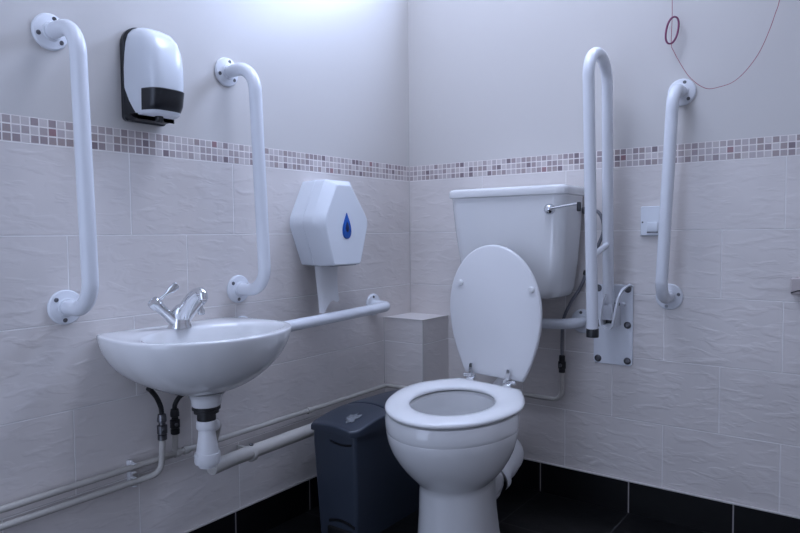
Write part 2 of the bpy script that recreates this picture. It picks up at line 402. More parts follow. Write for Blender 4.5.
# ------------------------------------------------------------------ soap dispenser
t = thing('soap_dispenser', 'white soap dispenser with dark push front, on the painted wall', 'soap dispenser', (0, -1.137, 1.18))
yc = -1.137
def arch(z0, z1, hw, rt, x, seg=8, rb=.012):
    out = []
    for cy, cz, a0, r in ((hw-rt, z1-rt, 0, rt), (-hw+rt, z1-rt, 90, rt), (-hw+rb, z0+rb, 180, rb), (hw-rb, z0+rb, 270, rb)):
        for k in range(seg+1):
            a = math.radians(a0+90*k/seg); out.append(Vector((x, yc+cy+r*math.cos(a), cz+r*math.sin(a))))
    return out
bm = nb(); loft(bm, [arch(1.176, 1.405, .0555, .045, .0005), arch(1.174, 1.405, .0570, .045, .014), arch(1.178, 1.402, .0545, .043, .018)])
rings = []
for x, z1, hw in ((.014, 1.265, .0572), (.03, 1.232, .0562), (.058, 1.190, .050)): rings.append(arch(1.178, z1, hw, .014, x))
loft(bm, rings); obj('back_plate', bm, M['black'], t)
bm = nb(); rings = []
prof = [(1.186, .048, .104), (1.190, .051, .110), (1.22, .0545, .120), (1.26, .056, .125), (1.30, .056, .124), (1.335, .0545, .118), (1.362, .051, .105), (1.382, .0445, .086), (1.395, .033, .058), (1.403, .018, .030)]
for z, w_, d in prof:
    r = []
    for k in range(33):
        a = PI*(k/32)-PI/2; c, s = math.cos(a), math.sin(a); e = 2/3.6
        r.append(Vector((.0115+(d-.0115)*abs(c)**e, yc+w_*math.copysign(abs(s)**e, s), z)))
    rings.append(r)
loft(bm, rings); cover = obj('cover', bm, M['plastic'], t, 50)
bm = nb(); rings = []
for z, w_, d in ((1.1925, .0500, .1085), (1.196, .0524, .1135), (1.21, .0552, .1205), (1.228, .0562, .1235), (1.2425, .0568, .1262), (1.245, .0545, .1225)):
    r = []
    for k in range(33):
        a = PI*.72*(k/32-.5); c, s = math.cos(a), math.sin(a); e = 2/3.6
        r.append(Vector((.0115+(d-.0115)*abs(c)**e, yc+w_*math.copysign(abs(s)**e, s), z)))
    for k in range(32, -1, -1):
        a = PI*.72*(k/32-.5); c, s = math.cos(a), math.sin(a); e = 2/3.6
        r.append(Vector((.0095+(d-.018)*abs(c)**e, yc+(w_-.005)*math.copysign(abs(s)**e, s), z)))
    rings.append(r)
loft(bm, rings); obj('push_panel', bm, M['black'], t, 40)
bm = nb(); lathe(bm, [(.010, 0), (.010, .012), (.006, .016), (.004, .016)], (.07, yc, 1.187), (0, 0, -1), 18); obj('nozzle', bm, M['black'], t)

# ------------------------------------------------------------------ toilet roll dispenser
t = thing('toilet_roll_dispenser', 'white jumbo toilet roll dispenser with blue droplet window', 'dispenser', (0, -.513, .80))
yc = -.513
def hexo(x, zt, ht, zm, hm, zb, hb, r=.012, rm=.06, dx=0.):
    """six-sided outline; dx leans the top edge back towards the wall."""
    raw = [(-hb, zb, r), (hb, zb, r), (hm, zm, rm), (ht, zt, r), (-ht, zt, r), (-hm, zm, rm)]
    P_ = [Vector((0, a, b)) for a, b, _ in raw]; out = []
    n = len(P_)
    for i in range(n):
        a, b, c = P_[i-1], P_[i], P_[(i+1) % n]
        d1 = (a-b).normalized(); d2 = (c-b).normalized(); ang = d1.angle(d2); tt = min(raw[i][2]/math.tan(ang/2), .42*(a-b).length, .42*(c-b).length)
        p0, p2 = b+d1*tt, b+d2*tt
        for k in range(7):
            q = k/6; p = p0*(1-q)**2+b*2*q*(1-q)+p2*q*q
            out.append(Vector((x-dx*max(0, (p.z-.94)/.12), yc+p.y, p.z)))
    return out
bm = nb(); loft(bm, [hexo(.0005, 1.066, .070, .937, .136, .800, .080), hexo(.052, 1.068, .070, .937, .136, .798, .080), hexo(.055, 1.066, .069, .937, .134, .800, .079)])
obj('base', bm, M['plastic'], t)
bm = nb(); loft(bm, [hexo(.0555, 1.065, .068, .937, .134, .800, .078), hexo(.058, 1.068, .070, .937, .1355, .798, .080), hexo(.090, 1.068, .060, .937, .128, .798, .074, dx=.004),
                     hexo(.1195, 1.057, .036, .940, .110, .799, .066, dx=.012), hexo(.1225, 1.054, .034, .940, .107, .800, .064, dx=.012), hexo(.1245, 1.050, .031, .940, .103, .803, .061, dx=.012)])
cover = obj('cover', bm, M['plastic'], t, 18)
def drop(cy, cz, s, x, n=40):
    out = []
    for k in range(n):
        a = 2*PI*k/n
        yy = .42*math.sin(a)*(math.sin(a/2)**1.3); zz = .62*math.cos(a)
        out.append(Vector((x, cy+yy*s*1.0, cz+zz*s)))
    return out
bm = nb(); loft(bm, [drop(yc-.002, .923, .066, .1235), drop(yc-.002, .923, .066, .1258), drop(yc-.002, .923, .061, .1268)]); obj('droplet_window', bm, M['blue'], cover)
bm = nb(); loft(bm, [drop(yc-.002, .920, .026, .1262), drop(yc-.002, .920, .026, .1274), drop(yc-.002, .920, .022, .1278)]); obj('droplet_lock', bm, M['dkblue'], cover)
bm = nb(); loft(bm, [rrect(.010, .112, yc-.060, yc+.060, .006, .7965), rrect(.010, .112, yc-.060, yc+.060, .006, .7995)])
obj('serrated_edge', bm, M['screw'], t)
# hanging sheet
bm = nb(); nu, nv = 12, 14
low = [.652, .650, .646, .650, .657, .664, .672, .678, .682, .684, .679, .676, .683]
grid = [[None]*(nv+1) for _ in range(nu+1)]
for i in range(nu+1):
    u = i/nu
    for j in range(nv+1):
        v = j/nv; z = .7975+(low[i]-.7975)*v
        grid[i][j] = (.062+.006*math.sin(u*3.4+v*2)+.008*v*v, -.598+.108*u+.006*v*(1-u)*.6, z)
va = [[bm.verts.new(p) for p in r] for r in grid]; vb = [[bm.verts.new((p[0]-.0007, p[1], p[2])) for p in r] for r in grid]
for i in range(nu):
    for j in range(nv):
        bm.faces.new((va[i][j], va[i+1][j], va[i+1][j+1], va[i][j+1])); bm.faces.new((vb[i][j+1], vb[i+1][j+1], vb[i+1][j], vb[i][j]))
for i in range(nu):
    bm.faces.new((va[i][nv], va[i+1][nv], vb[i+1][nv], vb[i][nv])); bm.faces.new((vb[i][0], vb[i+1][0], va[i+1][0], va[i][0]))
for j in range(nv):
    bm.faces.new((va[0][j], va[0][j+1], vb[0][j+1], vb[0][j])); bm.faces.new((vb[nu][j], vb[nu][j+1], va[nu][j+1], va[nu][j]))
tag(obj('toilet_paper', bm, M['paper'], None, 60), 'torn white paper sheet hanging below the roll dispenser', 'toilet paper')

# ------------------------------------------------------------------ wash basin
t = thing('wash_basin', 'white half-oval wash basin fixed to the left wall', 'basin', (0, -1.079, .53))
BYc = -1.085; CX = .15; NT = 72
poly = []
for k in range(61):
    a = PI*(k/60)-PI/2; c, s = math.cos(a), math.sin(a)
    poly.append((.16+.190*abs(c)**(2/2.05), .222*math.copysign(abs(s)**(2/2.0), s)))
poly = [(.0, -.192), (.05, -.210), (.10, -.219)]+poly+[(.10, .219), (.05, .210), (.0, .192)]
def ray_poly(th):
    dx, dy = math.cos(th), math.sin(th); best = 9
    for i in range(len(poly)):
        (x1, y1), (x2, y2) = poly[i], poly[(i+1) % len(poly)]
        x1 -= CX; x2 -= CX; ex, ey = x2-x1, y2-y1; den = dx*ey-dy*ex
        if abs(den) < 1e-12: continue
        s = (x1*ey-y1*ex)/den; q = (x1*dy-y1*dx)/den
        if s > 0 and -1e-9 <= q <= 1+1e-9: best = min(best, s)
    return best
TH = [2*PI*k/NT for k in range(NT)]
OUT = [(CX+ray_poly(a)*math.cos(a), ray_poly(a)*math.sin(a)) for a in TH]
def oring(s, z, sb=None, off=0.):
    sb = s if sb is None else sb; r = []
    for x, y in OUT:
        xx = CX+(x-CX)*(s if x > CX else sb); yy = y*s
        if off:
            d = math.hypot(x-CX, y); k = 1-off/d; xx = max(.0008, CX+(x-CX)*k) if x > .001 else .0008; yy = y*k
        r.append(Vector((max(.0008, xx), BYc+yy, z)))
    return r
def iring(s, z, cx=.205, ax=.125, ay=.182):
    ox = CX+(cx-CX)*(1-s) if s < 1 else CX; A, B = ax*s, ay*s; out = []
    for a in TH:
        dx, dy = math.cos(a), math.sin(a); ex = ox-cx
        qa = (dx/A)**2+(dy/B)**2; qb = 2*ex*dx/A**2; qc = (ex/A)**2-1
        k = (-qb+math.sqrt(qb*qb-4*qa*qc))/(2*qa)
        out.append(Vector((ox+dx*k, BYc+dy*k, z)))
    return out
ZR = .667; ZB = .508
rings = []
for k in range(13, 0, -1):
    q = k/13; z = ZR-.010-(ZR-.010-ZB)*math.sin(q*PI/2)**1.0; s = max(.16, (1-min(1, (ZR-z)/(ZR-ZB))**1.7)**.5)
    sb = 1. if z > .585 else max(s, 1-((.585-z)/(.585-ZB))**1.6*(1-s*.9))
    rings.append(oring(s, z, sb))
rings += [oring(1, ZR-.006, 1), oring(1, ZR-.003, off=.0004), oring(1, ZR-.0008, off=.0018), oring(1, ZR, off=.004), oring(1, ZR, off=.016)]
for s, z in ((1.04, ZR-.001), (1.0, ZR-.004), (.965, ZR-.012), (.93, ZR-.030), (.87, ZR-.06), (.76, ZR-.092), (.58, ZR-.113), (.36, ZR-.122), (.14, ZR-.125), (.10, ZR-.128)):
    rings.append(iring(s, z))
bm = nb(); loft(bm, rings); obj('bowl', bm, M['ceramic'], t, 60)
bm = nb(); lathe(bm, [(.05, .034), (.042, .028), (.0365, .016), (.0355, .004), (.033, 0), (.02, 0)], (.172, BYc-.012, .484)); obj('waste_boss', bm, M['ceramic'], t, 50)
bm = nb(); lathe(bm, [(.020, -.002), (.021, .002), (.017, .003), (.014, .001)], (.205, BYc, ZR-.127)); obj('plug_hole', bm, M['chrome'], t)

# ------------------------------------------------------------------ mixer tap
t = thing('mixer_tap', 'chrome lever mixer tap standing on the wash basin', 'tap', (.066, -1.092, ZR))
bx, by, bz = .066, -1.092, ZR-.001
bm = nb()
rings = []
for h, rx, ry, dx in ((0, .029, .030, 0), (.003, .0285, .0295, 0), (.012, .0235, .025, .001), (.032, .0215, .024, .004), (.048, .021, .024, .010), (.058, .014, .016, .014), (.062, .006, .007, .016)):
    rings.append([Vector((bx+dx+rx*math.cos(a), by+ry*math.sin(a), bz+h)) for a in [2*PI*k/24 for k in range(24)]])
loft(bm, rings); obj('body', bm, M['chrome'], t, 50)
bm = nb(); path = spline([(bx+.002, by, bz+.018), (bx+.018, by+.001, bz+.044), (bx+.040, by+.002, bz+.069), (bx+.062, by+.003, bz+.087), (bx+.080, by+.004, bz+.093), (bx+.090, by+.004, bz+.087), (bx+.093, by+.004, bz+.075)], 6)
nn = len(path); tube(bm, path, [.0195-.0075*min(1, i/(nn*.6)) for i in range(nn)], 18); obj('spout', bm, M['chrome'], t, 50)
for s, lev in ((-1, (.026, .036, .036)), (1, (.004, -.012, -.042))):
    a0 = Vector((bx, by+s*.014, bz+.018)); d = Vector((-.02, s*.72, .66)).normalized()
    bm = nb(); tube(bm, [a0, a0+d*.03, a0+d*.062], [.0155, .013, .012], 18); v_ = obj('valve', bm, M['chrome'], t, 50)
    e = a0+d*.0625
    bm = nb(); lathe(bm, [(.0125, 0), (.0158, .001), (.0162, .014), (.0145, .0185), (.0105, .0195), (.010, .0185)], e, d, 22); h_ = obj('lever_handle', bm, M['chrome'], t, 40)
    L = Vector(lev); L = L-d*L.dot(d)*.3
    p0 = e+d*.010; p1 = p0+L*.55; p2 = p0+L*1.15
    w_ = L.cross(Vector((.82, -.57, .1))).normalized(); up = L.cross(w_).normalized(); rings = []
    for p, wd, th in ((p0, .0045, .0035), (p1, .004, .003), (p1+L*.15, .0055, .003), (p1+L*.3, .009, .0028), (p2, .0095, .0026), (p2+L*.07, .005, .0018)):
        rings.append([p+w_*wd*math.cos(a)+up*th*math.sin(a) for a in [2*PI*k/14 for k in range(14)]])
    bm = nb(); loft(bm, rings); lo_ = obj('lever', bm, M['chrome'] if s < 0 else M['chrome'], h_, 50)

# ------------------------------------------------------------------ bottle trap under the basin
TX, TY = .172, BYc-.012
t = thing('bottle_trap', 'white plastic bottle trap hanging under the wash basin', 'trap', (TX, TY, .325))
bm = nb(); lathe(bm, [(.02, .484), (.034, .484), (.034, .476), (.030, .474), (.030, .467), (.0225, .465), (.0225, .446), (.018, .446)], (TX, TY, 0)); obj('coupling_nut', bm, M['rubber'], t)
bm = nb(); lathe(bm, [(.020, .449), (.0245, .449), (.025, .444), (.025, .430), (.024, .4275), (.020, .4265)], (TX, TY, 0)); obj('collar', bm, M['pvc'], t)
bm = nb(); lathe(bm, [(.019, .4275), (.0205, .415), (.0245, .388), (.0275, .366), (.027, .364), (.02, .364)], (TX, TY, 0)); obj('bottle', bm, M['pvc'], t)
bm = nb(); lathe(bm, [(.024, .369), (.0305, .368), (.031, .364), (.031, .345), (.0295, .342), (.022, .341), (.021, .333), (.019, .332)], (TX, TY, 0)); obj('base_cup', bm, M['pvc'], t)
bm = nb(); lathe(bm, [(.012, 0), (.0165, .001), (.0165, .016), (.013, .017)], (TX-.010, TY+.020, .428), (-.35, 1, -.1)); obj('outlet_nut', bm, M['pvc'], t)
bm = nb(); tube(bm, fillet([(TX-.012, TY+.026, .427), (TX-.020, TY+.046, .424), (TX-.050, TY+.052, .365), (.092, -1.028, .318)], .018, 6), .0125, 16); obj('outlet_tail', bm, M['oldpipe'], t)

# waste pipe along the wall
t = thing('waste_pipe', 'thick grey-white waste pipe low on the left wall, running behind the bin', 'pipe', (.06, -1.03, .28))
bm = nb(); tube(bm, fillet([(.068, -1.008, .280), (.060, -.93, .281), (.058, -.60, .285), (.058, -.20, .292)], [.03, .03], 6), .0195, 20); obj('pipe', bm, M['oldpipe'], t)
bm = nb(); lathe(bm, [(.0195, 0), (.0225, .001), (.0225, .014), (.0195, .016)], (.0588, -.872, .277), (0, 1, .03)); cl = obj('pipe_clip', bm, M['oldpipe'], t)
bm = nb(); box(bm, (.001, -.870, .262), (.04, -.858, .292), .002); obj('clip_bracket', bm, M['oldpipe'], cl)
bm = nb(); lathe(bm, [(.006, 0), (.006, .003), (.003, .004)], (.0595, -.864, .3015), (.2, 0, 1), 14); obj('clip_screw', bm, M['screw'], cl)

# ------------------------------------------------------------------ supply pipes
PR = .0078
t = thing('supply_pipe', 'painted copper pipe, upper of the two thin pipes on the left wall', 'pipe', (.02, -1.1, .33))
bm = nb(); tube(bm, fillet([(.02, -2.4, .325), (.02, -1.10, .331), (.02, BY-.014, .336), (BX+.016, BY-.014, .336), (BX+.016, -.02, .336), (.48, -.02, .334), (.635, -.02, .334), (.635, -.02, .43)], [0, .018, .018, .018, 0, .03], 6), PR, 14); obj('pipe', bm, M['oldpipe'], t)
bm = nb(); tube(bm, [(.02, -1.085, .331), (.021, -1.083, .3815)], PR, 14); obj('riser', bm, M['oldpipe'], t)
for y in (-1.086, -1.06, -.60):
    bm = nb(); lathe(bm, [(PR, 0), (PR+.0028, .001), (PR+.0028, .014), (PR, .015)], (.02, y, .331+.005*(y+1.1)/.93), (0, 1, .005)); obj('pipe_joint', bm, M['oldpipe'], t)
bm = nb(); lathe(bm, [(PR, -.026), (.0105, -.026), (.0105, -.014), (.0125, -.012), (.0125, .010), (.0098, .012), (.0098, .030), (.007, .032)], (.635, -.02, .455)); va_ = obj('isolating_valve', bm, M['rubber'], t)
bm = nb(); lathe(bm, [(.0055, 0), (.0055, .010), (.003, .011)], (.635, -.03, .455), (0, -1, 0), 14); obj('valve_slot', bm, M['screw'], va_)
t = thing('cold_supply_pipe', 'painted copper pipe, lower of the two thin pipes, turning up to the basin', 'pipe', (.02, -1.12, .30))
bm = nb(); tube(bm, fillet([(.02, -2.4, .291), (.022, -1.19, .294), (.037, -1.137, .300), (.037, -1.131, .3815)], [.03, .03], 6), PR, 14); obj('pipe', bm, M['oldpipe'], t)
# pair of clips
tp = thing('pipe_clip', 'white double clip holding both thin pipes left of the basin trap', 'pipe clip', (0, -1.204, .31))
bm = nb(); box(bm, (.0005, -1.209, .281), (.013, -1.199, .345), .001); obj('clip_base', bm, M['pvc'], tp)
for z in (.3295, .2945):
    bm = nb()
    for dz in (-.0115, .0095): box(bm, (.010, -1.209, z+dz), (.030, -1.199, z+dz+.002), .0006)
    obj('clip_arm', bm, M['pvc'], tp)
# flexible tap hoses with their valves
def tap_hose(label, pts, vx, vy, vz, dark):
    t = thing('tap_hose', label, 'hose', (vx, vy, vz), 'flexible hoses under the basin')
    bm = nb(); tube(bm, spline(pts, 8), .0062, 14); obj('hose', bm, M['rubber'], t)
    bm = nb(); m_ = M['rubber'] if dark else M['screw']
    lathe(bm, [(.007, .062), (.010, .060), (.0115, .050), (.0115, .042), (.0085, .040), (.0085, .034), (.0125, .032), (.0125, .012), (.009, .010), (.0115, .008), (.0115, -.004), (.0082, -.006)], (vx, vy, vz), n=20)
    obj('valve', bm, m_, t, 25)
    bm = nb(); lathe(bm, [(.0045, 0), (.0045, .014), (.003, .015)], (vx, vy, vz+.022), (1, -.3, 0), 12); obj('valve_slot', bm, M['screw'], t)
tap_hose('black flexible hose with grey valve, farther from the trap', [(.037, -1.131, .449), (.038, -1.134, .468), (.040, -1.146, .494), (.045, -1.164, .516), (.049, -1.174, .524)], .037, -1.131, .388, False)
tap_hose('black flexible hose with black valve, nearer the trap', [(.021, -1.083, .449), (.022, -1.081, .462), (.026, -1.068, .480), (.036, -1.046, .490), (.055, -1.02, .497)], .021, -1.083, .388, True)

# ------------------------------------------------------------------ slim bin
t = thing('bin', 'charcoal plastic slim pedal bin between the toilet and the left wall', 'bin', (.20, -.45, 0))
X0, X1, Y0, Y1 = .130, .305, -.700, -.205
bm = nb(); loft(bm, [rrect(X0+.016, X1-.014, Y0+.02, Y1-.02, .012, .0), rrect(X0+.014, X1-.013, Y0+.018, Y1-.018, .013, .006), rrect(X0+.004, X1-.003, Y0+.005, Y1-.004, .013, .285), rrect(X0+.004, X1-.003, Y0+.005, Y1-.004, .013, .334)])
body = obj('body', bm, M['bin'], t, 30)
def arcband(bm, z, dep, hw, y, th, xc=.238):
    rings = []
    for k in range(13):
        u = k/12*2-1; x = xc+hw*u; zz = z-dep*u*u; yy = y
        rings.append([Vector((x, yy-.004, zz+th)), Vector((x, yy+.008, zz+th)), Vector((x, yy+.008, zz-th)), Vector((x, yy-.001, zz-th))])
    loft(bm, rings)
bm = nb(); arcband(bm, .062, .010, .048, Y0+.0145, .0045); obj('pedal_surround', bm, M['rubber'], body)
bm = nb(); box(bm, (.185, Y0+.009, .008), (.283, Y0+.03, .038), .004); obj('pedal_recess', bm, M['rubber'], body)
bm = nb(); box(bm, (.200, Y0-.022, .010), (.268, Y0+.025, .018), .004); obj('pedal', bm, M['black'], t)
bm = nb(); arcband(bm, .292, -.005, .04, Y0+.005, .003, .248); obj('finger_lip', bm, M['rubber'], body)
YM = -.535
def zlid(x, y):
    u = (x-(X0+X1)/2)/((X1-X0)/2)
    if y < YM: q = (y-Y0)/(YM-Y0); z = .347+.022*math.sin(min(1, max(0, q))*PI/2)
    else: q = (y-YM)/(Y1-YM); z = .369-.010*q*q
    return z-.010*u*u
def lid_part(y0, y1, name, skirt0, front):
    bm = nb(); nx, ny = 14, 14
    def inset(y):
        e = 0
        if front and y < Y0+.03: q = (Y0+.03-y)/.03; e = .016*(1-math.sqrt(max(0, 1-q*q*.98)))
        if not front and y > Y1-.03: q = (y-(Y1-.03))/.03; e = .016*(1-math.sqrt(max(0, 1-q*q*.98)))
        return e
    top = []; bot = []
    for j in range(ny+1):
        s = j/ny; tr = []; br_ = []
        for i in range(nx+1):
            u = i/nx; ys = y0+(y1-y0)*s
            bow = .016*(1-(2*u-1)**2)
            y = ys+(bow*s if front else bow*(1-s))
            e = inset(ys); x = X0-.004+e+(X1-X0+.008-2*e)*u
            yq = y-.004 if front and j == 0 else y
            tr.append(bm.verts.new((x, yq, zlid(x, ys)))); br_.append(bm.verts.new((x, yq, .322)))
        top.append(tr); bot.append(br_)
    for j in range(ny):
        for i in range(nx):
            bm.faces.new((top[j][i], top[j][i+1], top[j+1][i+1], top[j+1][i])); bm.faces.new((bot[j+1][i], bot[j+1][i+1], bot[j][i+1], bot[j][i]))
        for i in (0, nx): bm.faces.new((top[j][i], top[j+1][i], bot[j+1][i], bot[j][i]))
    for j in (0, ny):
        for i in range(nx): bm.faces.new((top[j][i], top[j][i+1], bot[j][i+1], bot[j][i]))
    bmesh.ops.recalc_face_normals(bm, faces=bm.faces[:])
    ed = [e for e in bm.edges if len(e.link_faces) == 2 and e.calc_face_angle() > .7 and min(v.co.z for v in e.verts) > .328]
    bmesh.ops.bevel(bm, geom=ed, offset=.006, segments=3, profile=.5, affect='EDGES')
    return obj(name, bm, M['binlid'], t, 45)
fl = lid_part(Y0-.004, YM, 'front_flap', True, True)
lid_part(YM+.007, Y1+.002, 'rear_flap', False, False)
# worn sticker on the front flap
bm = nb(); random.seed(3); ctr = None; ring_ = []
for k in range(22):
    a = 2*PI*k/22; r = .017*(1+.45*random.uniform(-1, 1)); x = .250+r*math.cos(a)*1.0; y = -.640+r*math.sin(a)*1.7
    ring_.append((x, y))
tv = [bm.verts.new((x, y, zlid(x, y)+.0022)) for x, y in ring_]; bv = [bm.verts.new((x, y, zlid(x, y)+.0002)) for x, y in ring_]
ct = bm.verts.new((.250, -.640, zlid(.250, -.640)+.0022)); cb_ = bm.verts.new((.250, -.640, zlid(.250, -.640)+.0002))
for k in range(22):
    j = (k+1) % 22
    bm.faces.new((tv[k], tv[j], ct)); bm.faces.new((bv[j], bv[k], cb_)); bm.faces.new((tv[k], bv[k], bv[j], tv[j]))
obj('worn_sticker', bm, M['scuff'], fl)

# ------------------------------------------------------------------ toilet
TXc, THY = .546, -.360      # centre line, hinge line
t = thing('toilet', 'white china toilet with seat down and lid raised', 'toilet', (TXc, -.52, 0))
def tw(u, v, z, k=1.):
    """toilet frame: u across, v forward of the hinges; the pan sits slightly out of level."""
    f = max(0, min(1, z/.45))*k
    return Vector((TXc+u, THY-v, z-(.045*u+.040*v)*f))
def egg(a, wb, L, vc, v0, z, n=64, k=1., sq=1.):
    pts = []
    h = n//2
    half = []
    for i in range(h//3+1):
        q = i/(h//3); half.append((wb+(a-wb)*math.sin(q*PI/2), v0+(vc-v0)*q))
    m_ = h-h//3
    for i in range(1, m_+1):
        q = i/m_*PI/2; half.append((a*math.cos(q)**sq, vc+(L-vc)*math.sin(q)))
    full = half+[(-u, v) for u, v in half[-2::-1]]
    full += [(-wb+2*wb*q/9, v0) for q in range(1, 9)]
    return [tw(u, v, z, k) for u, v in full]
# seat ring (outer and inner loops swept as a rounded section)
SZ = .450
def ring_loop(off, z, inner=False):
    if not inner: return egg(.180-off, .106-off*.6, .422-off, .172, 0+off, z)
    return None
n_ = 64
out0 = egg(.180, .106, .424, .170, 0, 0); 
def inner_pt(i, s, z):
    return None
hole_c = (0, .205)
def hole(sx, z, n):
    r = []
    return r
outer_uv = [(p.x-TXc, THY-p.y) for p in egg(.180, .106, .420, .170, 0, 0, k=0)]
inner_uv = []
for u, v in outer_uv:
    a = math.atan2(v-.205, u); inner_uv.append((.110*math.cos(a), .205+.135*math.sin(a)))
bm = nb(); prof = []
for k in range(20):
    a = 2*PI*k/20
    s = .5-.5*math.copysign(abs(math.cos(a))**.75, math.cos(a)); zz = .0092*math.copysign(abs(math.sin(a))**.75, math.sin(a))
    prof.append((s, zz))
rows = []
for s, zz in prof:
    rows.append([bm.verts.new(tw(o[0]*(1-s)+i_[0]*s, o[1]*(1-s)+i_[1]*s, SZ-.0095+zz+(.004*(1-abs(2*s-1)) if zz > 0 else 0))) for o, i_ in zip(outer_uv, inner_uv)])
for a_, b_ in zip(rows, rows[1:]+rows[:1]):
    n = len(a_)
    for i in range(n): j = (i+1) % n; bm.faces.new((a_[i], a_[j], b_[j], b_[i]))
seat = obj('seat', bm, M['seat'], t, 60)
# pan: rim band, bowl, neck, pedestal
rings = []
def pr(a, wb, L, v0, vc, z): rings.append(egg(a, wb, L, vc, v0, z))
pr(.106, .083, .325, .07, .20, .0); pr(.104, .081, .323, .07, .20, .006)
pr(.099, .076, .315, .08, .20, .05); pr(.095, .070, .308, .085, .20, .12); pr(.093, .068, .305, .088, .20, .20); pr(.093, .066, .307, .086, .20, .217)
pr(.100, .064, .316, .080, .20, .227); pr(.118, .064, .333, .070, .197, .244); pr(.137, .066, .357, .060, .193, .269); pr(.153, .072, .379, .052, .190, .297); pr(.165, .079, .397, .047, .187, .325); pr(.1725, .084, .409, .044, .185, .353)
pr(.1760, .087, .414, .042, .184, .380); pr(.1755, .087, .4135, .042, .184, .382); pr(.1770, .089, .415, .041, .184, .385); pr(.177, .090, .416, .040, .184, .392); pr(.177, .090, .416, .040, .184, .418); pr(.173, .088, .411, .042, .182, .428)
pr(.160, .084, .396, .050, .180, .4305)
hol = [(math.atan2(THY-p.y-.205, p.x-TXc)) for p in egg(.160, .084, .396, .18, .050, 0, k=0)]
def hr(su, sv, z, vc=.205): rings.append([tw(su*math.cos(a), vc+sv*math.sin(a), z) for a in hol])
hr(.118, .145, .430); hr(.112, .140, .424); hr(.118, .146, .39); hr(.122, .15, .37); hr(.116, .142, .34); hr(.10, .122, .30, .2); hr(.07, .085, .25, .19); hr(.045, .055, .22, .18); hr(.02, .025, .215, .18)
bm = nb(); loft(bm, rings); pan = obj('pan', bm, M['ceramic'], t, 40)
# side flute of the pedestal / trapway swell behind it
bm = nb(); path = spline([tw(0, .14, .23), tw(-.004, .075, .195), tw(-.012, -.005, .140), tw(-.016, -.010, .122), tw(-.018, -.018, .123)], 5); tube(bm, path, [.062]*6+[.054]*5+[.047]*(len(path)-11), 24); obj('trapway', bm, M['ceramic'], t, 60)
# hinges
for s in (-1, 1):
    u = s*.063+.001; o = tw(u, .008, SZ)
    bm = nb(); lathe(bm, [(.013, -.002), (.0135, 0), (.0135, .004), (.010, .006), (.006, .007)], o+Vector((0, .004, .001)), (0, 0, 1), 20)
    tube(bm, [o+Vector((-.024 if s < 0 else -.014, .008, .010)), o+Vector((.014 if s < 0 else .024, .008, .010))], .0058, 14)
    rings = []
    for dz, dy, w_ in ((.006, .004, .0055), (.02, .004, .0055), (.036, .0065, .0055), (.044, .0075, .005), (.048, .0085, .003)):
        rings.append([o+Vector((a*w_, dy+b_*.0028, dz)) for a, b_ in ((-1, -1), (1, -1), (1, 1), (-1, 1))])
    loft(bm, rings); hg = obj('hinge', bm, M['chrome'], t)
# lid, leaning back
lz0 = SZ+.014; LL = .402
def lidpt(u, w_, d): # w up the lid, d thickness offset toward the front
    lean = .055/LL
    return Vector((TXc+.008+u-.028*w_/LL*1.0, THY+.016+lean*w_-d, lz0+w_*.985-.05*u-d*lean))
def lid_outline(o):
    h = []
    wb, a, wc, Lt = .097-o, .156-o, .205, LL-o
    for i in range(15): q = i/14; h.append((wb+(a-wb)*math.sin(q*PI/2)**.9, o+(wc-o)*q))
    for i in range(1, 19): q = i/18*PI/2; h.append((a*math.cos(q), wc+(Lt-wc)*math.sin(q)))
    return h+[(-u, v) for u, v in h[-2::-1]]
bm = nb(); loft(bm, [[lidpt(u, v, d) for u, v in lid_outline(o)] for o, d in ((.006, -.010), (.0015, -.0075), (0, -.004), (0, .002), (.0015, .005), (.005, .007))])
ld = obj('lid', bm, M['lid'], t, 45)
for u in (-.115, .128):
    c = lidpt(u, .277, .0065); bm = nb(); lathe(bm, [(.0095, 0), (.0098, .004), (.008, .008), (.004, .009)], c, (0, -1, -.1), 18); obj('buffer', bm, M['seat'], ld)
# soil pipe connector behind the pan
t = thing('pan_connector', 'white plastic soil pipe elbow behind the toilet pan', 'pipe', (.52, -.2, .15))
bm = nb(); tube(bm, spline([(.516, -.285, .126), (.520, -.255, .142), (.524, -.215, .164), (.516, -.175, .174), (.485, -.14, .176), (.44, -.105, .176), (.41, -.06, .176), (.41, -.007, .176)], 6), [.045]*3+[.048]*6+[.050]*34, 28); obj('elbow', bm, M['pvc'], t, 50)
dr = (.12, .9, .32)
bm = nb(); lathe(bm, [(.042, 0), (.0535, .001), (.0545, .006), (.0545, .020), (.050, .024), (.045, .024)], (.5165, -.280, .128), dr); obj('collar', bm, M['pvc'], t, 40)
bm = nb(); lathe(bm, [(.042, 0), (.0520, .001), (.0520, .008), (.042, .009)], (.515, -.289, .123), dr); obj('rubber_seal', bm, M['rubber'], t, 40)

# ------------------------------------------------------------------ cistern
t = thing('cistern', 'white china cistern on the back wall above the toilet', 'cistern', (.506, -.1, .69))
def cis(w0, w1, yf, z, r=.03, bow=.008):
    pts = []
    base = rrect(w0, w1, yf, -.001, r, z, 8)
    cx = (w0+w1)/2; hw = (w1-w0)/2
    for p in base:
        if p.y < -.06: p.y -= bow*max(0, 1-((p.x-cx)/hw)**2)*min(1, (-.06-p.y)/.1)
        pts.append(p)
    # square the two corners at the wall
    for p in pts:
        if p.y > -.031 and r > .02:
            p.y = min(-.001, p.y)
    return pts
bm = nb(); loft(bm, [cis(.375, .640, -.135, .692, .028), cis(.348, .660, -.155, .688, .03) , cis(.338, .671, -.163, .695, .034), cis(.332, .679, -.168, .715, .036), cis(.319, .692, -.174, .80, .036), cis(.307, .701, -.182, .90, .036), cis(.299, .706, -.187, .985, .036), cis(.298, .707, -.188, 1.013, .036)])
obj('tank', bm, M['ceramic'], t, 40)
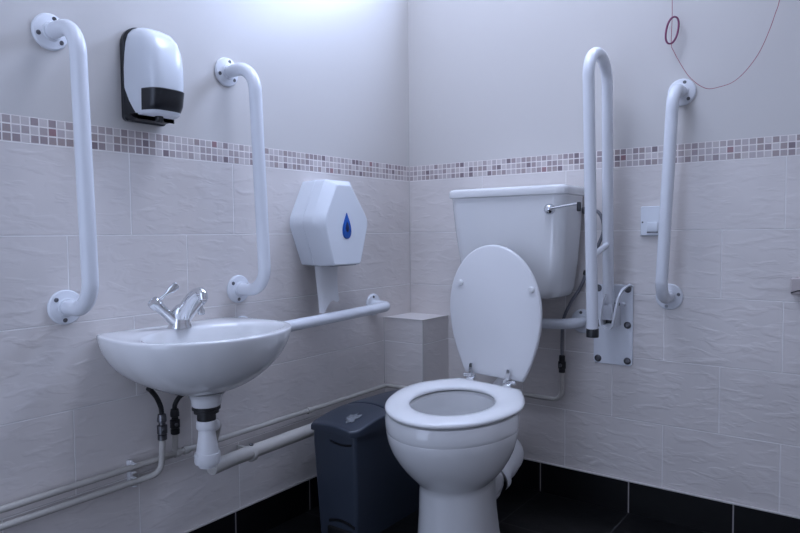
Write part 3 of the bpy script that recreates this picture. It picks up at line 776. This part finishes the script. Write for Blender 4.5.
bm = nb(); loft(bm, [cis(.300, .707, -.191, 1.012, .03), cis(.294, .713, -.197, 1.015, .03), cis(.293, .714, -.198, 1.020, .03), cis(.293, .714, -.198, 1.034, .03), cis(.296, .711, -.195, 1.040, .03), cis(.302, .705, -.189, 1.0425, .028)])
obj('tank_lid', bm, M['ceramic'], t, 40)
kx, kz = .6635, .968
bm = nb(); lathe(bm, [(.0175, 0), (.0175, .004), (.0165, .009), (.012, .015), (.007, .019), (.003, .020)], (kx, -.1865, kz), (0, -1, 0), 26); lv = obj('flush_lever', bm, M['chrome'], t, 40)
bm = nb(); tube(bm, [(kx+.004, -.203, kz+.001), (kx+.05, -.207, kz+.007), (kx+.098, -.208, kz+.013)], .0036, 12); obj('lever_arm', bm, M['chrome'], lv)
bm = nb(); box(bm, (kx+.094, -.212, kz-.010), (kx+.106, -.204, kz+.018), .003); obj('lever_tip', bm, M['black'], lv)
bm = nb(); tube(bm, fillet([(.53, -.135, .70), (.53, -.135, .46), (.545, -.33, .41)], .05, 6), .021, 18); obj('flush_pipe', bm, M['pvc'], t)
# supply hose to the cistern side
t = thing('supply_hose', 'dark braided supply hose looping from the cistern side down to a valve', 'hose', (.635, -.02, .487))
bm = nb(); tube(bm, spline([(.712, -.034, .966), (.726, -.03, .968), (.760, -.026, .957), (.774, -.024, .909), (.760, -.024, .861), (.730, -.024, .801), (.703, -.024, .725), (.667, -.028, .664), (.642, -.026, .607), (.636, -.022, .545), (.635, -.02, .487)], 8), .0055, 12); obj('hose', bm, M['braid'], t)
bm = nb(); lathe(bm, [(.008, 0), (.0115, .001), (.0115, .016), (.007, .018)], (.7085, -.034, .966), (1, 0, 0), 6); obj('coupling', bm, M['screw'], t, 20)
bm = nb(); lathe(bm, [(.0062, -.008), (.0075, -.007), (.0075, .007), (.0062, .008)], (.716, -.024, .765), (.25, 0, 1), 14); obj('hose_clip', bm, M['rubber'], t)

# ------------------------------------------------------------------ wall fittings on the right
t = thing('fused_spur', 'white fused connection unit on the tiles between the rails', 'switch', (.906, 0, .928))
bm = nb(); loft(bm, [[Vector((p.x, y, p.y)) for p in rrect(.884+i, .954-i, .884+i, .974-i, .005, 0)] for y, i in ((-.0005, 0), (-.009, 0), (-.012, .002))]); fp = obj('face_plate', bm, M['plastic'], t)
bm = nb(); box(bm, (.905, -.0165, .896), (.937, -.0115, .925), .002); obj('fuse_carrier', bm, M['plastic'], t)
bm = nb(); box(bm, (.905, -.0168, .892), (.937, -.0118, .8965), .0005); obj('carrier_slot', bm, M['screw'], t)
bm = nb(); lathe(bm, [(.0028, 0), (.0028, .0012), (.001, .0014)], (.891, -.012, .925), (0, -1, 0), 12); obj('screw', bm, M['screw'], fp)
bm = nb(); box(bm, (.9455, -.014, .945), (.9505, -.0115, .951), .0005); obj('indicator', bm, M['screw'], fp)
bm = nb(); box(bm, (.883, -.0105, .8825), (.955, -.0005, .8842)); obj('plate_gasket', bm, M['screw'], fp)
t = thing('alarm_reset_unit', 'small beige box on the tiles at the right edge', 'reset unit', (1.335, 0, .745))
bm = nb(); loft(bm, [[Vector((p.x, y, p.y)) for p in rrect(1.288+i, 1.378-i, .722+i, .768-i, .006, 0)] for y, i in ((-.0005, 0), (-.022, 0), (-.026, .003))]); obj('case', bm, M['beige'], t)
bm = nb(); tube(bm, [(1.290, -.0275, .727), (1.305, -.0275, .733), (1.34, -.0275, .738)], .0018, 8); obj('lever', bm, M['black'], t)
# emergency pull cord
t = thing('pull_cord', 'thin red pull cord with a purple ring, looped above the right grab bar', 'pull cord', (.975, -.03, 2.44))
bm = nb(); pts = spline([(.974, -.03, 1.62), (.975, -.03, 1.526), (.9735, -.03, 1.449), (.981, -.03, 1.424), (1.005, -.03, 1.376), (1.025, -.03, 1.344), (1.051, -.03, 1.317), (1.076, -.03, 1.303), (1.103, -.03, 1.304), (1.135, -.03, 1.311), (1.16, -.03, 1.328), (1.185, -.03, 1.356), (1.207, -.03, 1.391), (1.226, -.03, 1.437), (1.240, -.03, 1.481), (1.252, -.03, 1.53), (1.285, -.03, 1.75)], 8)
tube(bm, [(.97, -.03, 2.449)]+pts+[(1.34, -.03, 2.449)], .0009, 8); obj('cord', bm, M['cord'], t)
bm = nb(); rp = []
for k in range(40):
    a = 2*PI*k/40; c, s = math.cos(a), math.sin(a)
    uu = .0145*math.copysign(abs(c)**.9, c); ww = .0375*math.copysign(abs(s)**.9, s)
    rp.append(Vector((.9755+uu*1.0+ww*.17, -.030+uu*.6, 1.4865+ww)))
n = len(rp); rings = []
for i, p in enumerate(rp):
    tn = (rp[(i+1) % n]-rp[i-1]).normalized(); u_ = tn.cross(Vector((.3, 1, 0))).normalized(); w_ = tn.cross(u_)
    rings.append([p+u_*.0026*math.cos(2*PI*q/10)+w_*.0036*math.sin(2*PI*q/10) for q in range(10)])
loft(bm, rings+[rings[0]], cap0=False, cap1=False); obj('ring', bm, M['ring'], t, 60)

# ------------------------------------------------------------------ light
W = bpy.data.worlds.new('World'); sc.world = W; W.use_nodes = True
bg = W.node_tree.nodes['Background']; bg.inputs[0].default_value = (.55, .70, 1, 1); bg.inputs[1].default_value = 1.0
def area(name, loc, rot, sx, sy, power, col):
    L = bpy.data.lights.new(name, 'AREA'); L.shape = 'RECTANGLE'; L.size = sx; L.size_y = sy; L.energy = power; L.color = col
    o = bpy.data.objects.new(name, L); COL.objects.link(o); o.location = loc; o.rotation_euler = rot; return o
area('window_daylight', ((WX0+WX1)/2, .07, (WZ0+WZ1)/2), (-PI/2, 0, 0), WX1-WX0-.06, WZ1-WZ0-.06, 15, (.53, .66, 1))
area('doorway_daylight', ((DX0+DX1)/2, RY-.03, 1.04), (PI/2, 0, 0), DX1-DX0-.1, 1.9, 5.3, (.63, .71, 1))
# unseen glowing panel added on the ceiling to fill the room with light
LX, LY, LS = .55, -.75, .30
t = thing('fill_panel', 'added unseen fill light above the toilet', 'fill light', (LX, LY, RZ))
bm = nb(); box(bm, (LX-LS-.02, LY-LS-.02, RZ-.035), (LX+LS+.02, LY+LS+.02, RZ-.0005), .004); obj('fill_panel_housing', bm, M['frame'], t)
em = mat('fill panel diffuser', (.9, .9, .9), .4); eb = em.node_tree.nodes['Principled BSDF']; eb.inputs['Emission Color'].default_value = (.66, .745, 1, 1); eb.inputs['Emission Strength'].default_value = 9.5
bm = nb(); box(bm, (LX-LS, LY-LS, RZ-.039), (LX+LS, LY+LS, RZ-.036)); obj('diffuser', bm, em, t)

# ------------------------------------------------------------------ camera
cam = bpy.data.cameras.new('Camera'); co = bpy.data.objects.new('Camera', cam); COL.objects.link(co); sc.camera = co
F, yaw, pitch, roll = 652.02, -.63778, -.050887, -.0091291
f = Vector((math.sin(yaw)*math.cos(pitch), math.cos(yaw)*math.cos(pitch), math.sin(pitch)))
r0 = Vector((math.cos(yaw), -math.sin(yaw), 0)); u0 = r0.cross(f)
r = r0*math.cos(roll)+u0*math.sin(roll); u = -r0*math.sin(roll)+u0*math.cos(roll)
co.matrix_world = Matrix(((r.x, u.x, -f.x, 1.48795), (r.y, u.y, -f.y, -2.07494), (r.z, u.z, -f.z, .89815), (0, 0, 0, 1)))
cam.sensor_width = 36; cam.lens = F*36/800; cam.clip_start = .02
sc.view_settings.view_transform = 'Standard'; sc.view_settings.look = 'None'; sc.view_settings.gamma = 1; sc.view_settings.exposure = .33
